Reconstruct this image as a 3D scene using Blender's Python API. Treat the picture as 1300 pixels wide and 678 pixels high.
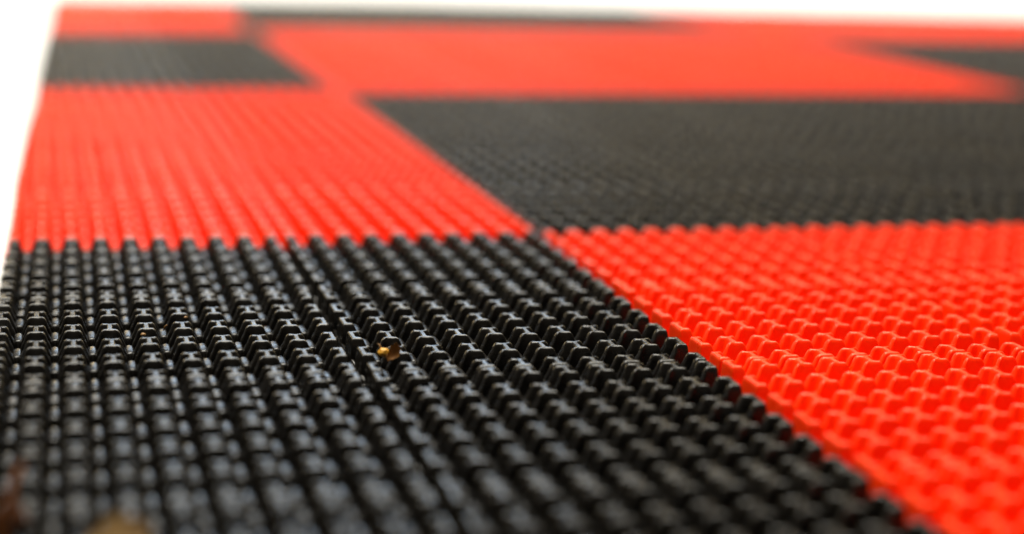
import bpy, bmesh, math, random
from mathutils import Vector, Matrix, noise

# ------------------------------------------------------------------ scene, camera
S = bpy.context.scene
for o in list(bpy.data.objects):
    bpy.data.objects.remove(o)
COL = S.collection
M = 0.06                     # one moulded panel is 6 cm square
PX = M / 9.56                # stud pitch across
PY = M / 5.45                # stud pitch along
DEEP = 0.80 * PX             # how far the web of the mat lies under the stud tops
TOP = 0.95 * PX              # stud tops above the white ground
PADZ = -0.43 * PX            # low pads between the stud columns

cd = bpy.data.cameras.new('camera')
cam = bpy.data.objects.new('camera', cd)
COL.objects.link(cam)
cam.location = (0.231935 * M, -6.728353 * M, 1.273953 * M + TOP)
cam.rotation_euler = (1.36881067, -0.02864656, -0.23664538)
cd.sensor_width = 36.0
cd.lens = 2317.454 / 1300 * 36
cd.clip_start = 0.01
cd.clip_end = 100
cd.dof.use_dof = True
cd.dof.focus_distance = 5.34 * M
cd.dof.aperture_fstop = 7.0
cd.dof.aperture_blades = 7
S.camera = cam

# ------------------------------------------------------------------ light
w = bpy.data.worlds.new('World')
S.world = w
w.use_nodes = True
bg = w.node_tree.nodes['Background']
bg.inputs['Color'].default_value = (1.0, 0.86, 0.68, 1)
bg.inputs['Strength'].default_value = 0.10

def area(name, loc, target, size, power, color):
    l = bpy.data.lights.new(name, 'AREA')
    l.shape = 'RECTANGLE'
    l.size, l.size_y = size
    l.energy = power
    l.color = color
    o = bpy.data.objects.new(name, l)
    COL.objects.link(o)
    o.location = loc
    d = Vector(target) - Vector(loc)
    o.rotation_euler = d.to_track_quat('-Z', 'Y').to_euler()
    return o

area('overhead_softbox', (0.0, 0.75, 2.4), (0.2, 0.45, 0), (2.5, 2.4), 215, (1.0, 0.95, 0.83))
area('window', (0.44, 2.6, 0.76), (0.15, 0.0, 0), (0.85, 0.5), 5.0, (0.60, 0.78, 1.0))
area('added_far_fill', (0.9, 3.4, 0.27), (0.4, 0.0, 0.1), (4.6, 0.42), 17.5, (1.0, 0.77, 0.41))  # added warm fill lamp, no wall there; brightens the sheen on the mats

S.view_settings.view_transform = 'Standard'
S.view_settings.look = 'None'
S.view_settings.exposure = 0
S.view_settings.gamma = 1
S.cycles.max_bounces = 8
S.cycles.diffuse_bounces = 5

# ------------------------------------------------------------------ materials
def new_mat(name):
    m = bpy.data.materials.new(name)
    m.use_nodes = True
    nt = m.node_tree
    return m, nt, nt.nodes, nt.links, nt.nodes['Principled BSDF']

def ramp(N, lo, hi, c0, c1):
    r = N.new('ShaderNodeValToRGB')
    r.color_ramp.elements[0].position = lo
    r.color_ramp.elements[1].position = hi
    r.color_ramp.elements[0].color = c0
    r.color_ramp.elements[1].color = c1
    return r

def plastic(name, base, base2, dust, dust_amt, rough, rough_var):
    """moulded PVC: slight tint drift, uneven gloss, fine grain, settled dust specks"""
    m, nt, N, L, b = new_mat(name)
    geo = N.new('ShaderNodeNewGeometry')
    def ns(scale, detail=3.0, rgh=0.6):
        n = N.new('ShaderNodeTexNoise')
        n.inputs['Scale'].default_value = scale
        n.inputs['Detail'].default_value = detail
        n.inputs['Roughness'].default_value = rgh
        L.new(geo.outputs['Position'], n.inputs['Vector'])
        return n
    big = ns(28)
    mix = N.new('ShaderNodeMix'); mix.data_type = 'RGBA'
    mix.inputs[6].default_value = base; mix.inputs[7].default_value = base2
    rb = ramp(N, .35, .65, (0, 0, 0, 1), (1, 1, 1, 1))
    L.new(big.outputs['Fac'], rb.inputs['Fac']); L.new(rb.outputs['Color'], mix.inputs[0])
    spk = ns(1500, 2.0, .5)
    patch = ns(170, 3.0, .6)
    rs = ramp(N, .60, .72, (0, 0, 0, 1), (1, 1, 1, 1))
    rp = ramp(N, .42, .70, (0, 0, 0, 1), (1, 1, 1, 1))
    L.new(spk.outputs['Fac'], rs.inputs['Fac']); L.new(patch.outputs['Fac'], rp.inputs['Fac'])
    mu = N.new('ShaderNodeMath'); mu.operation = 'MULTIPLY'
    L.new(rs.outputs['Color'], mu.inputs[0]); L.new(rp.outputs['Color'], mu.inputs[1])
    film = N.new('ShaderNodeMath'); film.operation = 'MULTIPLY_ADD'
    L.new(rp.outputs['Color'], film.inputs[0]); film.inputs[1].default_value = 0.06
    L.new(mu.outputs[0], film.inputs[2])
    am = N.new('ShaderNodeMath'); am.operation = 'MULTIPLY'; am.use_clamp = True
    L.new(film.outputs[0], am.inputs[0]); am.inputs[1].default_value = dust_amt
    mix2 = N.new('ShaderNodeMix'); mix2.data_type = 'RGBA'
    mix2.inputs[7].default_value = dust
    L.new(am.outputs[0], mix2.inputs[0]); L.new(mix.outputs[2], mix2.inputs[6])
    L.new(mix2.outputs[2], b.inputs['Base Color'])
    gl = ns(420, 3.0, .6)
    mr = N.new('ShaderNodeMapRange')
    mr.inputs[1].default_value = .3; mr.inputs[2].default_value = .7
    mr.inputs[3].default_value = rough - rough_var; mr.inputs[4].default_value = rough + rough_var
    L.new(gl.outputs['Fac'], mr.inputs[0]); L.new(mr.outputs[0], b.inputs['Roughness'])
    fine = ns(2600, 3.0, .6)
    bp = N.new('ShaderNodeBump')
    bp.inputs['Strength'].default_value = .16; bp.inputs['Distance'].default_value = .00012
    L.new(fine.outputs['Fac'], bp.inputs['Height'])
    soft = ns(380, 2.0, .5)
    bp2 = N.new('ShaderNodeBump')
    bp2.inputs['Strength'].default_value = .22; bp2.inputs['Distance'].default_value = .0005
    L.new(soft.outputs['Fac'], bp2.inputs['Height'])
    L.new(bp.outputs['Normal'], bp2.inputs['Normal'])
    L.new(bp2.outputs['Normal'], b.inputs['Normal'])
    b.inputs['IOR'].default_value = 1.5
    return m, b

MAT_BLACK, _b = plastic('black_plastic', (.0032, .0024, .0017, 1), (.0055, .0042, .0028, 1),
                        (.13, .105, .07, 1), .14, .28, .08)
MAT_RED, _b = plastic('red_plastic', (.82, .028, .0001, 1), (.86, .038, .0002, 1),
                      (.75, .25, .08, 1), .08, .33, .07)
_b.inputs['Specular Tint'].default_value = (1.0, .80, .50, 1)
_b.inputs['Subsurface Weight'].default_value = .3
_b.inputs['Subsurface Radius'].default_value = (1.0, .12, .04)
_b.inputs['Subsurface Scale'].default_value = .0016

def simple(name, c0, c1, scale, rough=.6, trans=0):
    m, nt, N, L, b = new_mat(name)
    geo = N.new('ShaderNodeNewGeometry')
    n = N.new('ShaderNodeTexNoise'); n.inputs['Scale'].default_value = scale
    n.inputs['Detail'].default_value = 5
    L.new(geo.outputs['Position'], n.inputs['Vector'])
    r = ramp(N, .32, .68, c0, c1)
    L.new(n.outputs['Fac'], r.inputs['Fac']); L.new(r.outputs['Color'], b.inputs['Base Color'])
    b.inputs['Roughness'].default_value = rough
    bp = N.new('ShaderNodeBump'); bp.inputs['Strength'].default_value = .5
    bp.inputs['Distance'].default_value = .0003
    L.new(n.outputs['Fac'], bp.inputs['Height']); L.new(bp.outputs['Normal'], b.inputs['Normal'])
    return m

MAT_GROUND = simple('white_ground', (.84, .84, .84, 1), (.87, .87, .87, 1), 40, .9)
MAT_OCHRE = simple('ochre_husk', (.46, .20, .010, 1), (.66, .33, .025, 1), 900, .45)
MAT_BROWN = simple('brown_petal', (.16, .065, .014, 1), (.34, .15, .03, 1), 1100, .6)
MAT_STALK = simple('straw_stalk', (.16, .075, .014, 1), (.26, .13, .028, 1), 1500, .6)
MAT_LEAF = simple('ochre_leaf', (.085, .040, .004, 1), (.135, .072, .009, 1), 300, .85)
MAT_RUST = simple('rust_leaf', (.15, .040, .002, 1), (.28, .080, .003, 1), 400, .6)

# ------------------------------------------------------------------ helpers
def link_mesh(name, me, parent=None):
    o = bpy.data.objects.new(name, me)
    COL.objects.link(o)
    if parent: o.parent = parent
    return o

def thing(name, label, cat, loc=(0, 0, 0), group=None):
    o = bpy.data.objects.new(name, None)
    COL.objects.link(o)
    o.empty_display_size = .01
    o.location = loc
    o['label'] = label; o['category'] = cat
    if group: o['group'] = group
    return o

def tag(o, label, cat, group=None):
    o['label'] = label; o['category'] = cat
    if group: o['group'] = group
    return o

def to_mesh(bm, name, mat, smooth=True, angle=None):
    bmesh.ops.recalc_face_normals(bm, faces=bm.faces)
    me = bpy.data.meshes.new(name)
    bm.to_mesh(me); bm.free()
    me.materials.append(mat)
    if smooth:
        me.polygons.foreach_set('use_smooth', [len(p.vertices) < 20 for p in me.polygons])
    return me

def chaikin(pts, ratio):
    out = []
    n = len(pts)
    for i in range(n):
        a, b = pts[i], pts[(i + 1) % n]
        out.append((a[0] + (b[0] - a[0]) * ratio, a[1] + (b[1] - a[1]) * ratio))
        out.append((a[0] + (b[0] - a[0]) * (1 - ratio), a[1] + (b[1] - a[1]) * (1 - ratio)))
    return out

def loft(bm, loops, cap=True):
    rings = [[bm.verts.new(p) for p in lp] for lp in loops]
    n = len(rings[0])
    for r0, r1 in zip(rings, rings[1:]):
        for i in range(n):
            bm.faces.new((r0[i], r0[(i + 1) % n], r1[(i + 1) % n], r1[i]))
    if cap:
        bm.faces.new(rings[-1]).tag = True

# ------------------------------------------------------------------ one moulded panel
def stud_outline(a, wb, y0, y1, c0, c1, nh, side):
    """plan of an I-shaped stud: two flanges joined by a web; c0/c1 = hollow of the front/back face.
    side 0 = whole, -1 / +1 = half stud whose web lies flush along the panel's left / right edge"""
    ym = (y0 + y1) / 2
    right = [(a * .5, y0 + c0 * .72, .10), (a, y0, .045), (a, ym - nh * 1.05, .045), (wb, ym - nh * .85, .06),
             (wb, ym + nh * .85, .06), (a, ym + nh * 1.05, .045), (a, y1, .045), (a * .5, y1 - c1 * .72, .10)]
    left = [(-x, y, r) for x, y, r in reversed(right)]
    if side == -1:
        left = [(-wb, y1, .03), (-wb, ym + nh * .75, .03), (-wb, ym - nh * .75, .03), (-wb, y0, .03)]
    if side == 1:
        right = [(wb, y0, .03), (wb, ym - nh * .75, .03), (wb, ym + nh * .75, .03), (wb, y1, .03)]
    return rounded([(0, y0 + c0, .10)] + right + [(0, y1 - c1, .10)] + left)

def rounded(ctrl, seg=4):
    """closed outline with every corner replaced by a small curve; radii in stud pitches"""
    out = []
    n = len(ctrl)
    for i in range(n):
        p = Vector(ctrl[i][:2]); r = ctrl[i][2] * PX
        da = Vector(ctrl[i - 1][:2]) - p; db = Vector(ctrl[(i + 1) % n][:2]) - p
        ra = min(r, da.length * .45); rb = min(r, db.length * .45)
        A = p + da.normalized() * ra; B = p + db.normalized() * rb
        for k in range(seg):
            t = k / (seg - 1)
            q = A * (1 - t) ** 2 + p * (2 * t * (1 - t)) + B * t * t
            out.append((q.x, q.y))
    return out

def add_stud(bm, cx, y0, y1, e0, e1, side, rnd):
    """y0..y1 top extent (front..back); e0/e1: True where that face is a straight panel edge"""
    L = y1 - y0
    jx, jy, jz = rnd.uniform(-.010, .010) * PX, rnd.uniform(-.010, .010) * PY, rnd.uniform(-.012, .012) * PX
    tx, ty = rnd.uniform(-.02, .02), rnd.uniform(-.015, .015)
    ks = rnd.uniform(.975, 1.025)
    c0 = 0.0 if e0 else 0.045 * PY
    c1 = 0.0 if e1 else 0.045 * PY
    if side:
        c0 *= .2; c1 *= .2
    cy = (y0 + y1) / 2
    #        z (PX)  flare of the sides, extra length, inset d
    prof = [(-.80, .220, .055, 0), (-.55, .186, .045, 0), (-.40, .142, .034, 0), (-.25, .070, .020, 0),
            (-.13, .026, .007, 0), (-.085, .010, .002, .004), (-.052, .003, 0, .016), (-.026, 0, 0, .034),
            (-.008, 0, 0, .056), (0, 0, 0, .080)]
    loops = []
    for z, fl, ex, d in prof:
        a = (.252 * ks + fl - d) * PX
        wb = (.088 + fl * (.5 if side == 0 else .22) - d * .55) * PX
        ya = y0 - (0 if e0 else ex * PY) + d * PX
        yb = y1 + (0 if e1 else ex * PY) - d * PX
        nh = (.165 * PY * L / (.58 * PY)) - fl * .22 * PX + d * .5 * PX
        pl = stud_outline(a, wb, ya, yb, c0, c1, nh, side)
        loops.append([(cx + jx + x, y + jy, z * PX + (jz if z > -.3 else 0)
                       + (tx * x + ty * (y - cy) if z > -.2 else 0)) for x, y in pl])
    loft(bm, loops)

def add_pad(bm, cx, cy, sx, sy, ztop, rnd, r=.05):
    """low rounded pad between stud columns"""
    loops = []
    zt = ztop + rnd.uniform(-.012, .012) * PX
    for z, ex, d in [(-DEEP, .05, 0), (zt - .10 * PX, .02, 0), (zt - .035 * PX, 0, .006), (zt - .010 * PX, 0, .026), (zt, 0, .06)]:
        hx = sx / 2 + (ex - d) * PX
        hy = sy / 2 + (ex - d) * PX
        hy = max(hy, .03 * PX)
        p = [(-hx, -hy * .62), (-hx * .55, -hy), (hx * .55, -hy), (hx, -hy * .62),
             (hx, hy * .62), (hx * .55, hy), (-hx * .55, hy), (-hx, hy * .62)]
        p = chaikin(p, .25)
        loops.append([(cx + x, cy + y, z) for x, y in p])
    loft(bm, loops)

def add_box(bm, x0, x1, y0, y1, z0, z1):
    v = [bm.verts.new((x, y, z)) for z in (z0, z1) for x, y in ((x0, y0), (x1, y0), (x1, y1), (x0, y1))]
    for f in ((3, 2, 1, 0), (4, 5, 6, 7), (0, 1, 5, 4), (1, 2, 6, 5), (2, 3, 7, 6), (3, 0, 4, 7)):
        bm.faces.new([v[i] for i in f])

def rows():
    """(y0, y1, straight front, straight back) measured from the panel's front edge"""
    out = []
    u = PY
    out.append((.035 * u, .50 * u, True, False))
    for k in range(4):
        s = (.945 + k) * u
        out.append((s, s + .56 * u, False, False))
    out.append((4.95 * u, (5.45 - .035) * u, False, True))
    return out

def panel_bm(seed):
    rnd = random.Random(seed)
    bm = bmesh.new()
    R = rows()
    x0 = .28 * PX
    for c in range(10):
        side = -1 if c == 0 else (1 if c == 9 else 0)
        for (a, b, e0, e1) in R:
            add_stud(bm, x0 + c * PX, a, b, e0, e1, side, rnd)
    # pads between the columns, level with the gaps between studs
    for c in range(9):
        px = x0 + (c + .5) * PX
        ys = [(.10, .17), (.725, .54), (1.725, .54), (2.725, .54), (3.725, .54), (4.725, .54), (5.35, .17)]
        for (yc, ln) in ys:
            add_pad(bm, px, yc * PY, .26 * PX, ln * PY, PADZ, rnd)
    # little links across the seam, and the low rim that joins the half studs along each side
    for (a, b, e0, e1) in R:
        for xa, xb in ((M - .12 * PX, M - .003 * PX), (.003 * PX, .12 * PX)):
            add_box(bm, xa, xb, (a + b) / 2 - .05 * PY, (a + b) / 2 + .05 * PY, -DEEP, -.50 * PX)
    for xa, xb in ((.150 * PX, .23 * PX), (M - .23 * PX, M - .150 * PX)):
        add_box(bm, xa, xb, .03 * PY, 5.42 * PY, -DEEP, -.55 * PX)
    # web that carries it all
    e = .004 * PX
    add_box(bm, e, M - e, e, M - e, -TOP + .0001, -DEEP + .02 * PX)
    return bm

NV = 4
PANEL = {}
for col, mat in (('black', MAT_BLACK), ('red', MAT_RED)):
    PANEL[col] = []
for s in range(NV):
    me = to_mesh(panel_bm(11 + s), 'panel', MAT_BLACK)
    PANEL['black'].append(me)
    m2 = me.copy(); m2.materials.clear(); m2.materials.append(MAT_RED)
    PANEL['red'].append(m2)

# the mat was trimmed along its left side and, on a slant, along its far side
# (point on the cut, outward normal) in panel units, y pointing away
CUTS = []
def set_cuts():
    def line(p, q, inside):
        p, q = Vector(p), Vector(q)
        d = (q - p).normalized(); n = Vector((d.y, -d.x))
        if n.dot(Vector(inside) - p) > 0: n = -n
        return (p, n)
    CUTS.append(line((0, 0), (0.071, 11.936), (5, 5)))
    CUTS.append(line((0.053, 15.729), (11.672, 13.734), (5, 5)))
set_cuts()

def trimmed(me, u0, v0, cuts):
    bm = bmesh.new(); bm.from_mesh(me)
    for p, n in cuts:
        co = Vector(((p.x - u0) * M, (p.y - v0) * M, 0))
        r = bmesh.ops.bisect_plane(bm, geom=bm.verts[:] + bm.edges[:] + bm.faces[:], dist=1e-7,
                                   plane_co=co, plane_no=Vector((n.x, n.y, 0)), clear_outer=True)
        ed = [e for e in r['geom_cut'] if isinstance(e, bmesh.types.BMEdge) and e.is_valid]
        try:
            bmesh.ops.holes_fill(bm, edges=ed, sides=0)
        except Exception:
            pass
    if not bm.faces:
        bm.free(); return None
    m = bpy.data.meshes.new('panel')
    bm.to_mesh(m); bm.free()
    m.materials.append(me.materials[0])
    return m

RND = random.Random(5)
def tile(name, col, u0, u1, y0, y1, label, shift=0.0, rot=0.0):
    """a square of moulded panels; u to the right, y away from the camera, in panel units;
    shift and rot: how far the mat was laid out of true"""
    lc = Vector(((u1 - u0) / 2, 0))
    R = Matrix.Rotation(rot, 2)
    loc = Vector((u0 + shift, y0 + (.009 if rot else 0))) + lc - R @ lc
    Ri = R.transposed()
    cuts = [(Ri @ (p - loc), Ri @ n) for p, n in CUTS]
    t = thing(name, label, 'floor mat', (loc.x * M, loc.y * M, TOP), 'checkerboard mat squares')
    t.rotation_euler = (0, 0, rot)
    for i in range(u1 - u0):
        for j in range(y1 - y0):
            me = PANEL[col][RND.randrange(NV)]
            cs = []
            out = False
            for p, n in cuts:
                ds = [n.dot(Vector((i + a, j + b)) - p) for a in (0, 1) for b in (0, 1)]
                if min(ds) >= -1e-4: out = True
                elif max(ds) > 1e-4: cs.append((p, n))
            if out: continue
            if cs:
                me = trimmed(me, i, j, cs)
                if me is None: continue
            o = link_mesh('panel', me, t)
            o.location = (i * M + RND.uniform(-.004, .004) * PX, j * M + RND.uniform(-.004, .004) * PX,
                          RND.uniform(-.02, 0.0) * PX)
            o.rotation_euler = (0, 0, RND.uniform(-.0012, .0012))
    return t

# ------------------------------------------------------------------ setting
bm = bmesh.new()
vs = [bm.verts.new((x, y, 0)) for x, y in ((-6, -6), (6, -6), (6, 6), (-6, 6))]
bm.faces.new(vs)
g = link_mesh('ground', to_mesh(bm, 'ground', MAT_GROUND, False))
g['kind'] = 'structure'

# ------------------------------------------------------------------ the mats
tile('floor_mat', 'black', 0, 2, -5, 0, 'black studded plastic mat in the foreground with dry plant scraps on it')
tile('floor_mat', 'red', 2, 7, -5, 0, 'bright red studded mat in sharp focus, right of the foreground black mat')
tile('floor_mat', 'red', 0, 2, 0, 5, 'grooved red mat along the white left edge, right behind the foreground black mat', 0, 0.010)
tile('floor_mat', 'black', 2, 7, 0, 5, 'wide softly blurred black mat behind the sharp red mat', 0, 0.010)
tile('floor_mat', 'black', 0, 2, 5, 10, 'small blurred dark mat on the white left edge, between two red mats', -0.065, 0.010)
tile('floor_mat', 'red', 2, 7, 5, 10, 'wide blurred orange-red mat directly behind the wide black mat', -0.065, 0.010)
tile('floor_mat', 'black', 7, 12, 5, 10, 'blurred dark mat showing as a thin wedge at the far right', -0.065, 0.010)
tile('floor_mat', 'red', 0, 2, 10, 15, 'very blurred red mat in the far left corner', -0.13, 0.004)
tile('floor_mat', 'black', 2, 7, 10, 15, 'very blurred dark mat strip along the far white edge, middle of the photo', -0.13, 0.004)
tile('floor_mat', 'red', 7, 12, 10, 15, 'very blurred red mat along the far white edge, above the dark wedge', -0.13, 0.004)

# ------------------------------------------------------------------ plant scraps

def leaf_mesh(name, mat, length, width, curl, cup, thick, seed, nl=22, nw=12, fray=.12):
    """a dry leaf or petal: curled along its length, cupped across, with a frayed rim and real thickness"""
    rnd = random.Random(seed)
    bm = bmesh.new()
    off = Vector((seed * 3.1, 1.7, 0))
    grid = []
    for side in (1, -1):
        g = []
        for i in range(nl + 1):
            t = i / nl
            ang = curl * (t - .2)
            wdt = width * max(.06, math.sin(math.pi * min(1, t * .93 + .05)) ** .7)
            row = []
            for j in range(nw + 1):
                s_ = j / nw * 2 - 1
                f = 1 + fray * noise.noise(Vector((t * 5, s_ * 2, seed)) + off)
                x = s_ * wdt * .5 * f
                if abs(curl) > 1e-3:
                    r = length / curl
                    y = r * math.sin(ang); z = r * (1 - math.cos(ang))
                else:
                    y = length * t; z = 0
                z += cup * width * (s_ * s_) * .5 + .10 * width * noise.noise(Vector((t * 4, s_ * 3, seed + 7)))
                z += side * thick * .5 * (1 - .7 * abs(s_) ** 4)
                row.append(bm.verts.new((x, y, z)))
            g.append(row)
        grid.append(g)
    for k, g in enumerate(grid):
        for i in range(nl):
            for j in range(nw):
                q = (g[i][j], g[i][j + 1], g[i + 1][j + 1], g[i + 1][j])
                bm.faces.new(q if k == 0 else q[::-1])
    rim = lambda g: ([g[0][j] for j in range(nw + 1)] + [g[i][nw] for i in range(1, nl + 1)]
                     + [g[nl][j] for j in range(nw - 1, -1, -1)] + [g[i][0] for i in range(nl - 1, 0, -1)])
    a, b = rim(grid[0]), rim(grid[1])
    for i in range(len(a)):
        bm.faces.new((a[i], b[i], b[(i + 1) % len(a)], a[(i + 1) % len(a)]))
    return to_mesh(bm, name, mat)

def tube_mesh(name, mat, pts, radii, n=9):
    bm = bmesh.new()
    pts = [Vector(p) for p in pts]
    loops = []
    for i, p in enumerate(pts):
        d = (pts[min(i + 1, len(pts) - 1)] - pts[max(i - 1, 0)]).normalized()
        a = d.orthogonal().normalized(); b = d.cross(a)
        loops.append([p + (a * math.cos(k * 2 * math.pi / n) + b * math.sin(k * 2 * math.pi / n)) * radii[i] for k in range(n)])
    loft(bm, loops)
    bm.faces.ensure_lookup_table()
    bm.verts.ensure_lookup_table()
    bm.faces.new([bm.verts[k] for k in range(n)][::-1])
    return to_mesh(bm, name, mat)

def bulb_mesh(name, mat, r, squash, seed):
    bm = bmesh.new()
    bmesh.ops.create_icosphere(bm, subdivisions=4, radius=r)
    for v in bm.verts:
        k = 1 + .22 * noise.noise(v.co * (1.6 / r) + Vector((seed, 0, 0))) + .08 * noise.noise(v.co * (5 / r))
        v.co = v.co * k
        v.co.z *= squash
    return to_mesh(bm, name, mat)

mm = .001
# dried flower scrap beside the seam
t = thing('flower_scrap', 'tiny crumpled yellow and brown flower scrap beside the seam of the foreground black mat', 'plant scrap',
          (1.085 * M, -1.835 * M, TOP + .1 * mm), 'dry plant scraps on the mat')
o = link_mesh('husk', bulb_mesh('husk', MAT_OCHRE, .92 * mm, .85, 2), t); o.location = (-.30 * mm, 0, .25 * mm)
o['label'] = 'glossy yellow husk'
o = link_mesh('petal', leaf_mesh('petal', MAT_BROWN, 3.5 * mm, 2.2 * mm, 1.7, .8, .16 * mm, 3, fray=.35), t)
o.location = (.75 * mm, -.6 * mm, -.75 * mm); o.rotation_euler = (math.radians(40), math.radians(28), math.radians(-38))
o['label'] = 'curled brown petal'
link_mesh('stalk', tube_mesh('stalk', MAT_STALK, [(-.5 * mm, .2 * mm, .5 * mm), (-.8 * mm, .5 * mm, 1.0 * mm), (-1.0 * mm, .6 * mm, 1.5 * mm), (-1.3 * mm, .8 * mm, 1.7 * mm)],
          [.22 * mm, .18 * mm, .16 * mm, .08 * mm]), t)

# ochre leaf at the bottom edge of the picture
o = link_mesh('dry_leaf', leaf_mesh('dry_leaf', MAT_LEAF, 8.5 * mm, 7.8 * mm, .8, .22, .25 * mm, 8, fray=.3))
o.location = (.300 * M, -3.37 * M, TOP + .5 * mm); o.rotation_euler = (math.radians(8), 0, math.radians(-14))
tag(o, 'blurred ochre dry leaf lying on black studs at the bottom edge of the photo', 'dry leaf', 'dry plant scraps on the mat')

# rust-brown curl in the bottom left corner
t = thing('leaf_curl', 'blurred rust-brown upright leaf curl in the bottom left corner', 'dry leaf', (.100 * M, -3.07 * M, TOP - 2.0 * mm), 'dry plant scraps on the mat')
o = link_mesh('blade', leaf_mesh('blade', MAT_RUST, 6.0 * mm, 4.2 * mm, .7, .4, .25 * mm, 12), t)
o.rotation_euler = (math.radians(74), math.radians(12), math.radians(-14))
link_mesh('stalk', tube_mesh('stalk', MAT_RUST, [(0, 0, 3.5 * mm), (.8 * mm, 0, 6.4 * mm), (1.7 * mm, .3 * mm, 9.0 * mm)], [.55 * mm, .40 * mm, .2 * mm]), t)

# small straws and crumbs
def straw(u, y, z, ln, ang, tilt, mat, r, label):
    pts = [(-ln * .5, 0, 0), (-ln * .15, ln * .06, ln * .03), (ln * .2, -ln * .02, ln * .05), (ln * .5, ln * .05, 0)]
    o = link_mesh('straw', tube_mesh('straw', mat, pts, [r * .7, r, r * .9, r * .4]))
    o.location = (u * M, y * M, TOP + z); o.rotation_euler = (0, math.radians(tilt), math.radians(ang))
    return tag(o, label, 'straw', 'dry plant scraps on the mat')
straw(.502, -1.385, -.9 * mm, 1.6 * mm, 120, 48, MAT_STALK, .17 * mm, 'tiny golden straw leaning between two black stud columns')
def crumb(u, y, z, r, mat, seed, label):
    o = link_mesh('crumb', bulb_mesh('crumb', mat, r, .6, seed))
    o.location = (u * M, y * M, TOP + z)
    return tag(o, label, 'crumb', 'dry plant scraps on the mat')
crumb(.566, -1.325, .05 * mm, .34 * mm, MAT_STALK, 4, 'tiny tan crumb on a black stud just right of the golden straw')
crumb(.433, -1.525, .05 * mm, .45 * mm, MAT_STALK, 9, 'tiny tan crumb on a black stud in front and left of the golden straw')
